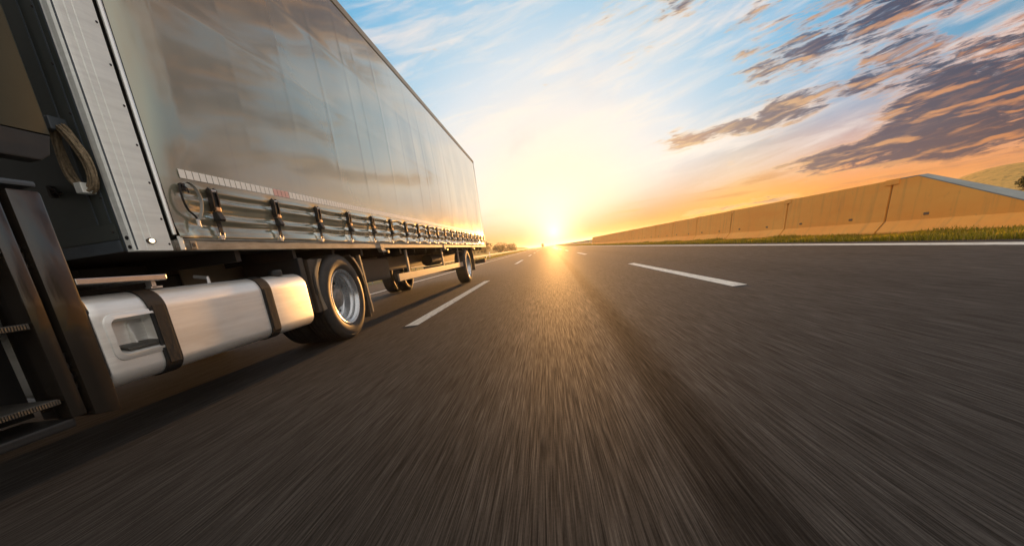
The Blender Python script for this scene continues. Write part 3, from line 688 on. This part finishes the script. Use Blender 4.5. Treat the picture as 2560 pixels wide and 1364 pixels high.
MB().box(S-.33, S+.002, 1.55, 1.795, 1.292, 1.318).build('fairing_cap', M['bulk_edge'], TU, bevel=.010, smooth=True)
b = MB()
for z in (1.02, .98, .94, .52, .47, .42, .37): b.box(S-.05, S-.03, 1.648, 1.666, z, z+.022)
b.build('hinge', M['lever'], TU)
# catwalk plate
MB().prism([(1.803, .846), (2.28, .836), (2.288, .844), (2.286, .868), (1.803, .876)], 'x', S-.55, S+.0).build('catwalk', M['bright_alu'], TU, bevel=.004)
MB().box(S-.10, S-.06, 2.235, 2.262, .80, .845).box(S-.10, S-.06, 2.225, 2.30, .795, .805).build('catwalk_bracket', M['hook'], TU)
# fuel tank with a step recess in its side
def tank():
    x1, x0, z0, z1 = S-.002, S-.64, .305, .792
    def arc(cx, cz, r, a0, a1, n): return [(cx+r*math.cos(math.radians(a0+(a1-a0)*i/n)), cz+r*math.sin(math.radians(a0+(a1-a0)*i/n))) for i in range(n+1)]
    rt, rb = .115, .085
    prof = arc(x0+.09, z0+.09, .09, 180, 270, 6)+arc(x1-rb, z0+rb, rb, 270, 360, 10)
    i0 = len(prof); ZA, ZB = .452, .672
    prof += [(x1, ZA), (x1, ZB)]
    prof += arc(x1-rt, z1-rt, rt, 0, 90, 12)+arc(x0+.09, z1-.09, .09, 90, 180, 6)
    n = len(prof); ca = [sum(p[0] for p in prof)/n, (z0+z1)/2]
    YA, YB = 1.865, 2.165
    st = [(1.803, .955), (1.812, .985), (1.83, 1.), (YA, 1.), (YB, 1.), (2.6, 1.), (3.2, 1.), (3.655, 1.), (3.678, .992), (3.692, .965), (3.696, .93)]
    b = MB()
    for y, s_ in st:
        for p in prof:
            cxx, czz = (x0+x1)/2, (z0+z1)/2
            off = (1-s_)*.45
            b.v.append((p[0]-off*(1 if p[0] > cxx else -1)*min(1, abs(p[0]-cxx)/.2), y, p[1]-off*(1 if p[1] > czz else -1)*min(1, abs(p[1]-czz)/.1)))
    for j in range(len(st)-1):
        for i in range(n):
            if j == 3 and i == i0: continue
            k = (i+1) % n; b.f.append((j*n+i, j*n+k, (j+1)*n+k, (j+1)*n+i))
    b.f.append(tuple(range(n))); b.f.append(tuple((len(st)-1)*n+i for i in range(n)))
    t_ = b.build('fuel_tank', M['tank_alu'], TU, smooth=30)
    # recess pocket: rounded tray pressed into the side
    def rr(y0, y1, za, zb, r, n=5):
        o = []
        for cy_, cz_, a0 in ((y1-r, za+r, -90), (y1-r, zb-r, 0), (y0+r, zb-r, 90), (y0+r, za+r, 180)):
            for i in range(n+1): q = math.radians(a0+90*i/n); o.append((cy_+r*math.cos(q), cz_+r*math.sin(q)))
        return o
    b = MB(); rings = [(x1+.010, rr(YA+.004, YB-.004, ZA+.004, ZB-.004, .04)), (x1+.011, rr(YA+.014, YB-.012, ZA+.014, ZB-.014, .034)), (x1-.004, rr(YA+.022, YB-.016, ZA+.022, ZB-.022, .03)), (x1-.09, rr(YA+.034, YB-.03, ZA+.05, ZB-.034, .03))]
    rings = [(x1-.004, rr(YA-.018, YB+.006, ZA-.016, ZB+.016, .055)), (x1+.006, rr(YA-.014, YB+.004, ZA-.012, ZB+.012, .052))]+rings
    m_ = len(rings[0][1])
    for xx, rg in rings: b.v += [(xx, p[0], p[1]) for p in rg]
    for j in range(len(rings)-1):
        for i in range(m_): k = (i+1) % m_; b.f.append((j*m_+i, j*m_+k, (j+1)*m_+k, (j+1)*m_+i))
    b.f.append(tuple((len(rings)-1)*m_+i for i in range(m_)))
    pk = b.build('step_recess', M['tank_alu'], TU, parent=t_, smooth=35)
    MB().prism([(x1-.092, ZA+.05), (x1-.030, ZA+.043), (x1-.004, ZA+.030), (x1-.004, ZA+.042), (x1-.03, ZA+.056), (x1-.092, ZA+.062)], 'y', YA+.07, YB-.03).build('tread', M['tread'], TU, parent=t_, bevel=.003)
    MB().prism([(x1-.089, .50), (x1-.060, .505), (x1-.080, .62), (x1-.089, .63)], 'y', 2.035, 2.045).build('recess_rib', M['tank_alu'], TU, parent=t_)
    # straps
    for ya, yb in ((2.105, 2.215), (3.055, 3.165)):
        pr = [p for p in prof]; ins = []
        c0 = ((x0+x1)/2, (z0+z1)/2)
        # offset outline outward by 5 and 9 mm
        def off(d):
            o = []
            for i in range(n):
                a, c = Vector(pr[i-1]), Vector(pr[(i+1) % n]); tdir = (c-a).normalized(); nn = Vector((tdir.y, -tdir.x)); o.append((pr[i][0]+nn.x*d, pr[i][1]+nn.y*d))
            return o
        o1, o2 = off(.001), off(.0095)
        bb = MB()
        for y in (ya, yb):
            bb.v += [(p[0], y, p[1]) for p in o1]+[(p[0], y, p[1]) for p in o2]
        for i in range(n):
            k = (i+1) % n
            bb.f += [(n+i, n+k, 3*n+k, 3*n+i), (i, n+i, n+k, k)[::-1], (2*n+i, 2*n+k, 3*n+k, 3*n+i)[::-1]]
        sb = bb.build('tank_strap', M['band'], TU, parent=t_, smooth=30)
        MB().box(S+.0085, S+.0115, ya+.018, yb-.018, .36, .70).build('strap_plate', M['band'], TU, parent=t_, bevel=.001)
    MB().lathe([(0, .05), (.05, .048), (.055, .03), (.055, 0)], 0, 0, 0, 20).build('filler_cap', M['black_plastic'], TU, parent=t_, shift=(0, 0, 0))
    cp = t_.children[-1] if False else [c for c in t_.children if c.name.startswith('filler_cap')][0]
    cp.location = Vector((S-.10, 3.42, .79))-Vector(TU['o']); cp.rotation_euler = (0, -math.pi/2, 0)
    b = MB().tube([(S-.15, 2.75, .792), (S-.15, 2.75, .83), (S-.25, 2.75, .85)], .012, 8); b.build('vent_pipe', M['hook'], TU, parent=t_, smooth=True)
tank()
# chassis of the tractor
for xc in (S-.85, S-1.7):
    MB().box(xc-.035, xc+.035, 1.2, 5.3, .62, .90).build('chassis_rail', M['black_metal'], TU)
MB().box(S-1.7, S-.85, 1.7, 2.0, .66, .86).build('cross_member', M['black_metal'], TU)
MB().box(S-1.65, S-.9, 3.9, 4.9, .90, .935).build('fifth_wheel', M['black_metal'], TU, bevel=.01)
MB().box(S-.62, S-.05, 3.72, 3.80, .42, .93).build('battery_box', M['black_plastic'], TU, bevel=.01)
MB().box(S-2.4, S-1.8, 1.8, 3.6, .3, .8).build('far_tank', M['black_metal'], TU, bevel=.05)
# rear axle: twin wheels
wheel('drive_wheel', TU, S-.03, 4.445, .478, .30)
wheel('inner_wheel', TU, S-.375, 4.445, .478, .30)
wheel('drive_wheel', TU, S-2.48, 4.445, .478, .30, -1)
wheel('inner_wheel', TU, S-2.135, 4.445, .478, .30, -1)
MB().tube([(S-2.1, 4.445, .478), (S-.4, 4.445, .478)], .11, 16).build('axle', M['black_metal'], TU)
# mudguards: front quarter with a lip coloured as if lit, rear quarter with flap
def guard(a0, a1, r0, r1, xa, xb, name, m, n=10, cy=4.445, cz=.478, **k):
    b = MB(); pr = [(cy+r0*math.cos(math.radians(a0+(a1-a0)*i/n)), cz+r0*math.sin(math.radians(a0+(a1-a0)*i/n))) for i in range(n+1)]
    pr += [(cy+r1*math.cos(math.radians(a1+(a0-a1)*i/n)), cz+r1*math.sin(math.radians(a1+(a0-a1)*i/n))) for i in range(n+1)]
    return b.prism(pr, 'x', xa, xb).build(name, m, TU, **k)
fg = MB().prism([(3.86, .385), (3.985, .40), (3.955, .47), (3.925, .56), (3.922, .66), (3.95, .76), (4.03, .86), (4.10, .905), (3.90, .915), (3.86, .90)], 'x', S-.62, S-.045).build('front_mudguard', M['flap'], TU, bevel=.006)
MB().prism([(3.925, .392), (3.995, .405), (3.968, .47), (3.940, .56), (3.938, .66), (3.966, .76), (4.045, .86), (4.115, .908), (4.03, .910), (3.975, .845), (3.955, .83), (3.915, .77), (3.90, .66), (3.905, .55)], 'x', S-.044, S-.030).build('lip', M['flap_edge'], TU, parent=fg, bevel=.004)
MB().prism([(3.74, .40), (3.855, .40), (3.855, .905), (3.76, .905)], 'x', S-.60, S-.10).build('guard_panel', M['black_plastic'], TU, parent=fg, bevel=.01)
MB().prism([(3.872, .56), (3.905, .60), (3.905, .78), (3.872, .74)], 'x', S-.043, S-.034).build('reflector', M['black_plastic'], TU, parent=fg, bevel=.003)
rg = guard(8, 58, .545, .525, S-.62, S-.03, 'rear_mudguard', M['flap'])
guard(22, 52, .552, .522, S-.029, S-.020, 'lip', M['flap_edge'], parent=rg)
MB().prism([(4.985, .155), (5.010, .15), (5.005, .80), (4.975, .80)], 'x', S-.62, S-.05).build('mud_flap', M['flap'], TU)
MB().prism([(5.06, .20), (5.095, .20), (5.04, .93), (5.00, .93)], 'x', S-.085, S-.045).build('flap_stay', M['flap_edge'], TU, bevel=.004)

# ------------------------------------------------------------------ concrete barrier on the right, one precast segment each
def bprof(top):
    P = [(6.76, -.05), (6.76, .07), (6.93, .265), (7.03, 1.06), (7.185, 1.06), (7.285, .265), (7.455, .07), (7.455, -.05)]
    if top >= 1.06: return P
    q = []
    for (x, z) in P:
        if z > top:
            # slide down the flank to the cut height
            left = x < 7.1
            if z > .265:
                f = max(0, (top-.265)/(1.06-.265))
                if top >= .265: xx = 6.93+.10*f if left else 7.285-.10*f
                else: g = (top-.07)/(.265-.07); xx = 6.76+.17*g if left else 7.455-.17*g
            else:
                g = max(0, (top-.07)/(.265-.07)); xx = 6.76+.17*g if left else 7.455-.17*g
            q.append((xx, top))
        else: q.append((x, z))
    return q
ORD = ['first', 'second', 'third', 'fourth', 'fifth', 'sixth', 'seventh', 'eighth', 'ninth', 'tenth', 'eleventh', 'twelfth', 'thirteenth', 'fourteenth', 'fifteenth']
J0, PIT = 9.29, 3.62
bar0 = None
for k in range(15):
    ya = J0+PIT*k
    lab = 'ochre concrete barrier segment, %s full-height one counted from the sloped end piece' % ORD[k]
    if bar0 is None:
        bar0 = thing('concrete_barrier', lab, 'barrier', (7.1, ya, 0), 'concrete barrier segments along the right verge')
        bd = MB().prism(bprof(2), 'y', ya+.028, ya+PIT-.028).build('body', M['concrete'], bar0, bevel=.012)
        jf = MB().prism([(6.80, -.04), (6.80, .075), (6.965, .27), (7.062, 1.03), (7.15, 1.03), (7.25, .27), (7.40, .07), (7.40, -.04)], 'y', ya-.027, ya+.027).build('joint_shade', M['joint'], bar0)  # dark brown fill, stands for the shade in the open gap
        cp_ = MB().prism([(7.003, .965), (7.015, 1.063), (7.02, 1.072), (7.195, 1.072), (7.20, .965)], 'y', ya-.17, ya+.17).build('coupling_cap', M['concrete'], bar0, bevel=.006)
        for yy, zz_ in ((ya+.98, .36), (ya+2.85, .37)):
            MB().obox((6.940, yy, zz_), (-1, 0, .126), (0, 1, 0), (.126, 0, 1), .006, .055, .022).build('hole_shade', M['joint'], bar0, bevel=.004)  # raised dark block, stands for the shade inside a lifting hole
    else:
        r = copy(bar0); r.location = (7.1, ya, 0); r['label'] = lab; r['o'] = (7.1, ya, 0)
        for ch in list(bar0.children): copy(ch, None, r)
# sloped end piece
ET = thing('concrete_barrier', 'sloped end piece of the concrete barrier, ramping down towards the viewer', 'barrier', (7.1, 6.5, 0))
b = MB(); prev = None; stn = [(J0-.03, 2), (8.74, 2)]+[(8.72-.02*0-.25*i, 1.06-.33*.25*i) for i in range(0, 12)]
secs = []
for y, tp_ in stn:
    P = bprof(tp_); secs.append([(p[0], y, p[1]) for p in P])
for s_ in secs: b.v += s_
for j in range(len(secs)-1):
    for i in range(7): b.f.append((j*8+i, j*8+i+1, (j+1)*8+i+1, (j+1)*8+i))
b.f.append(tuple(range(8))); b.f.append(tuple((len(secs)-1)*8+i for i in range(8)))
b.build('body', M['concrete'], ET)
b = MB()                                              # top of the ramp, sky reflection put into its grey colour
for j, (y, tp_) in enumerate(stn):
    P = bprof(tp_); xa, xb, zz_ = P[3][0], P[4][0], P[3][1]
    b.v += [(xa-.004, y, zz_+.004), (xb+.004, y, zz_+.004), (xa-.004, y, zz_-.012), (xb+.004, y, zz_-.012)]
for j in range(len(stn)-1):
    a, c = j*4, j*4+4; b.f += [(a, a+1, c+1, c), (a, c, c+2, a+2), (a+1, a+3, c+3, c+1)]
b.build('coping', M['cope'], ET)
MB().obox((6.940, 8.37, .36), (-1, 0, .126), (0, 1, 0), (.126, 0, 1), .006, .055, .022).build('hole_shade', M['joint'], ET, bevel=.004)  # dark block again in place of the hole's shade

# ------------------------------------------------------------------ verge grass
def blades(n, xr, yr, hr, name, m, lean=.5, clump=None, ypow=1.0):
    x = RNG.uniform(*xr, n); t = RNG.uniform(0, 1, n)**ypow; y = yr[0]+(yr[1]-yr[0])*t
    cl = .5+.5*np.sin(x*9+y*2.1)*np.sin(y*3.3+x*4)+.6*np.sin(y*.8+1)*np.sin(y*1.9)
    h_ = RNG.uniform(*hr, n)*(.55+.55*np.clip(cl, 0, 1.3))
    a = RNG.uniform(0, 2*np.pi, n); w = RNG.uniform(.004, .010, n)*(1+y/25)
    lx, ly = np.cos(a)*h_*lean*RNG.uniform(.2, 1.2, n), np.sin(a)*h_*lean*RNG.uniform(.2, 1.2, n)
    b_ = RNG.uniform(0, 2*np.pi, n); wx, wy = np.cos(b_)*w, np.sin(b_)*w
    z0 = np.full(n, -.01)
    V = np.stack([np.stack([x-wx, y-wy, z0], 1), np.stack([x+wx, y+wy, z0], 1), np.stack([x+lx*.45+wx*.7, y+ly*.45+wy*.7, h_*.6], 1), np.stack([x+lx*.45-wx*.7, y+ly*.45-wy*.7, h_*.6], 1), np.stack([x+lx, y+ly, h_], 1)], 1).reshape(-1, 3)
    f = []
    for i in range(n): o = i*5; f += [(o, o+1, o+2, o+3), (o+3, o+2, o+4)]
    me = bpy.data.meshes.new(name); me.from_pydata(V.tolist(), [], f); me.materials.append(m)
    ob = bpy.data.objects.new(name, me); COL.objects.link(ob); ob['kind'] = 'stuff'; return ob
blades(60000, (5.95, 6.82), (3.5, 64), (.035, .125), 'grass', M['grass'], ypow=1.7)
blades(16000, (5.98, 7.8), (62, 260), (.06, .18), 'grass', M['grass'], ypow=1.5)
blades(12000, (-10.5, -9.15), (25, 200), (.15, .4), 'grass', M['grass'], ypow=1.4)

# ------------------------------------------------------------------ banks and far hills
def fbm(x, y, seed, f0=.05, o=5):
    r = np.random.default_rng(seed); s_ = 0; a = 1.
    for i in range(o):
        th = r.uniform(0, 6.28, 3)
        for t in th: s_ = s_+a*np.sin((x*np.cos(t)+y*np.sin(t))*f0*r.uniform(.7, 1.3)+r.uniform(0, 6.28))/3
        a *= .5; f0 *= 2.1
    return s_
def terrain(name, xs, ys, hf, m):
    X, Y = np.meshgrid(xs, ys, indexing='ij'); Z = hf(X, Y); n1, n2 = X.shape
    idx = np.arange(n1*n2).reshape(n1, n2); Q = np.stack([idx[:-1, :-1], idx[1:, :-1], idx[1:, 1:], idx[:-1, 1:]], -1).reshape(-1, 4)
    me = bpy.data.meshes.new(name); me.from_pydata(np.stack([X, Y, Z], -1).reshape(-1, 3).tolist(), [], Q.tolist()); me.materials.append(m); me.shade_smooth()
    ob = bpy.data.objects.new(name, me); COL.objects.link(ob); return struct(ob)
ssn = lambda x, a, b: np.clip((x-a)/(b-a), 0, 1)**2*(3-2*np.clip((x-a)/(b-a), 0, 1))
right_h = lambda X, Y: -.03+ssn(X, 20, 34)*(1.75+.35*fbm(X, Y, 3, .12))*ssn(X-Y*.86, -6, 4)
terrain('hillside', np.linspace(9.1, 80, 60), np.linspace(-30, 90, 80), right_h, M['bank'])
left_h = lambda X, Y: -.03+ssn(-X, 10.6, 22)*(2.6+.9*fbm(X, Y, 5, .06))*ssn(Y, 40, 110)
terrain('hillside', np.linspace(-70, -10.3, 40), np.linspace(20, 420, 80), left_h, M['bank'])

def shrub(name, x, y, z, r, hgt, n, m, label, group, leaf=.09, trunk=True):
    t = thing(name, label, 'bush' if name == 'bush' else 'tree', (x, y, z), group)
    rs = np.random.default_rng(int(abs(x*31+y*17))+5)
    b = MB()
    nl = 6
    cl = []
    for i in range(nl):
        a = rs.uniform(0, 6.28); q = rs.uniform(.2, .7)*r; top = Vector((x+math.cos(a)*q, y+math.sin(a)*q, z+hgt*rs.uniform(.5, .85)))
        mid = Vector((x+math.cos(a)*q*.35, y+math.sin(a)*q*.35, z+hgt*.35)); w = max(.012, r*.035)
        b.tube([(x, y, z-.1), tuple(mid), tuple(top)], w, 5); cl.append((top, r*rs.uniform(.35, .6)))
    b.build('trunk', M['bark'], t)
    for i in range(7): a = rs.uniform(0, 6.28); q = rs.uniform(0, .75)*r; cl.append((Vector((x+math.cos(a)*q, y+math.sin(a)*q, z+hgt*rs.uniform(.22, .75))), r*rs.uniform(.3, .5)))
    V = []; f = []
    per = n//len(cl)
    for c, cr_ in cl:
        for i in range(per):
            d = rs.normal(size=3); d /= np.linalg.norm(d); rad = cr_*rs.uniform(.35, 1.05)**.6
            p = np.array(c)+d*rad*np.array([1, 1, .8])
            u = rs.normal(size=3); u /= np.linalg.norm(u); v_ = np.cross(u, d+rs.normal(size=3)*.4); v_ /= (np.linalg.norm(v_)+1e-6); s_ = leaf*rs.uniform(.6, 1.3); o = len(V)
            V += [tuple(p-u*s_), tuple(p+v_*s_*.45), tuple(p+u*s_), tuple(p-v_*s_*.45)]; f.append((o, o+1, o+2, o+3))
    b = MB(); b.v = V; b.f = f
    o0 = Vector(t['o']); me = bpy.data.meshes.new('crown'); me.from_pydata([(q[0]-o0.x, q[1]-o0.y, q[2]-o0.z) for q in V], [], f); me.materials.append(m)
    ob = bpy.data.objects.new('crown', me); COL.objects.link(ob); ob.parent = t
    return t
gr_ = 'bushes on the bank behind the barrier'
H = lambda x, y: float(right_h(np.array(x), np.array(y)))
shrub('bush', 23.9, 23.3, H(23.9, 23.3)-.15, .9, .75, 1800, M['leaf'], 'dark green bush on the dry bank at the right picture edge', gr_)
shrub('bush', 31.5, 27.5, H(31.5, 27.5), 1.6, 1.6, 1600, M['leaf'], 'larger green bush higher up the bank beyond the right edge', gr_)
for i, (x, y, hg) in enumerate(((38, 20, 5.2), (36, 12, 4.6), (40, 27, 5.6), (33, 5, 5.0), (30, -3, 4.6), (43, 33, 5.2))):
    shrub('tree', x, y, H(x, y), hg*.45, hg, 1500, M['leaf'], ['leafy tree on the bank, beyond the right edge']*1 and 'leafy tree on the bank beyond the right edge, ' + ['with the broad crown', 'low and round', 'tallest of the row', 'standing level with the cab', 'furthest back', 'furthest ahead'][i], 'trees on the right bank', leaf=.22)
gl_ = 'bushes beside the guardrail on the left'
HL = lambda x, y: float(left_h(np.array(x), np.array(y)))
for i, (x, y, r, hg) in enumerate(((-16, 86, 2.6, 2.6), (-19, 92, 3.0, 3.2), (-15.5, 105, 2.6, 2.8), (-14, 128, 2.6, 2.8), (-13, 160, 2.8, 3.2), (-22, 98, 3.2, 3.4))):
    shrub('bush', x, y, HL(x, y), r, hg, 1300, M['leaf_far'], 'brownish bush beyond the left guardrail, ' + ['nearest the trailer rear', 'rounder one just behind the nearest', 'third along the rail', 'fourth along the rail', 'farthest towards the sun', 'set back on the bank'][i], gl_, leaf=.2)
# guardrails
def rail(name, x, ya, yb, step, label, face):
    t = thing(name, label, 'guardrail', (x, ya, 0))
    pr = [(0, .42), (.04, .45), (.04, .50), (0, .54), (0, .58), (.04, .62), (.04, .67), (0, .70), (-.006, .70), (-.006, .42)]
    MB().prism([(x+face*p[0], p[1]+.05) for p in pr], 'y', ya, yb).build('beam', M['guard'], t)
    n = int((yb-ya)/step); p0 = None
    for i in range(n+1):
        y = ya+.3+step*i
        if p0 is None:
            p0 = MB().box(x-face*.10-.03, x-face*.10+.03, y-.05, y+.05, -.05, .78).build('post', M['galv'], t, shift=(x, y, 0)); p0.location = (0, y-ya, 0)
        else: copy(p0, (0, y-ya, 0), t)
    return t
rail('guardrail', -9.75, 10, 330, 4., 'long steel guardrail along the left edge of the road', 1)
rail('guardrail', 7.2, J0+PIT*15+.6, 300, 4., 'steel guardrail continuing beyond the far end of the barrier', -1)
dp = MB().box(-9.35, -9.23, 68, 68.05, 0, 1.05).build('delineator_post', M['tape_w'], None, bevel=.01, shift=(-9.29, 68, 0)); tag(dp, 'white delineator post beside the left guardrail', 'post')

# ------------------------------------------------------------------ lorry far ahead
FT = thing('lorry', 'small distant lorry far ahead on the road near the sun', 'truck', (-2.9, 405, 0))
MB().box(-4.1, -1.7, 405, 413, .95, 3.6).build('cargo_box', M['flap'], FT, bevel=.03)
MB().box(-4.0, -1.8, 413.4, 415.4, .8, 3.1).build('cab', M['cab'], FT, bevel=.1)
MB().box(-3.9, -1.9, 405.2, 415.2, .6, .94).build('chassis', M['black_metal'], FT)
for x in (-3.95, -2.1):
    for y in (406.8, 414.3): MB().lathe([(.0, 0), (.3, 0), (.48, -.02), (.48, .27), (.3, .29), (0, .29)], x, y, .48, 16).build('wheel', M['rubber'], FT)
for x in (-3.9, -2.1): MB().box(x-.1, x+.2, 404.95, 404.998, .75, .9).build('tail_lamp', M['red_lens'], FT)

# ------------------------------------------------------------------ evening haze
hz = MB().box(-2030, 2030, -2030, 2030, -1.2, 8.5).build('haze', None); hz['kind'] = 'stuff'
hm = bpy.data.materials.new('haze'); hm.use_nodes = True; ht = hm.node_tree; ht.nodes.clear()
pv_ = ht.nodes.new('ShaderNodeVolumePrincipled'); pv_.inputs['Density'].default_value = .00042
pv_.inputs['Color'].default_value = (.96, .94, .90, 1); pv_.inputs['Anisotropy'].default_value = .62
ho_ = ht.nodes.new('ShaderNodeOutputMaterial'); ht.links.new(pv_.outputs[0], ho_.inputs['Volume']); hz.data.materials.append(hm)
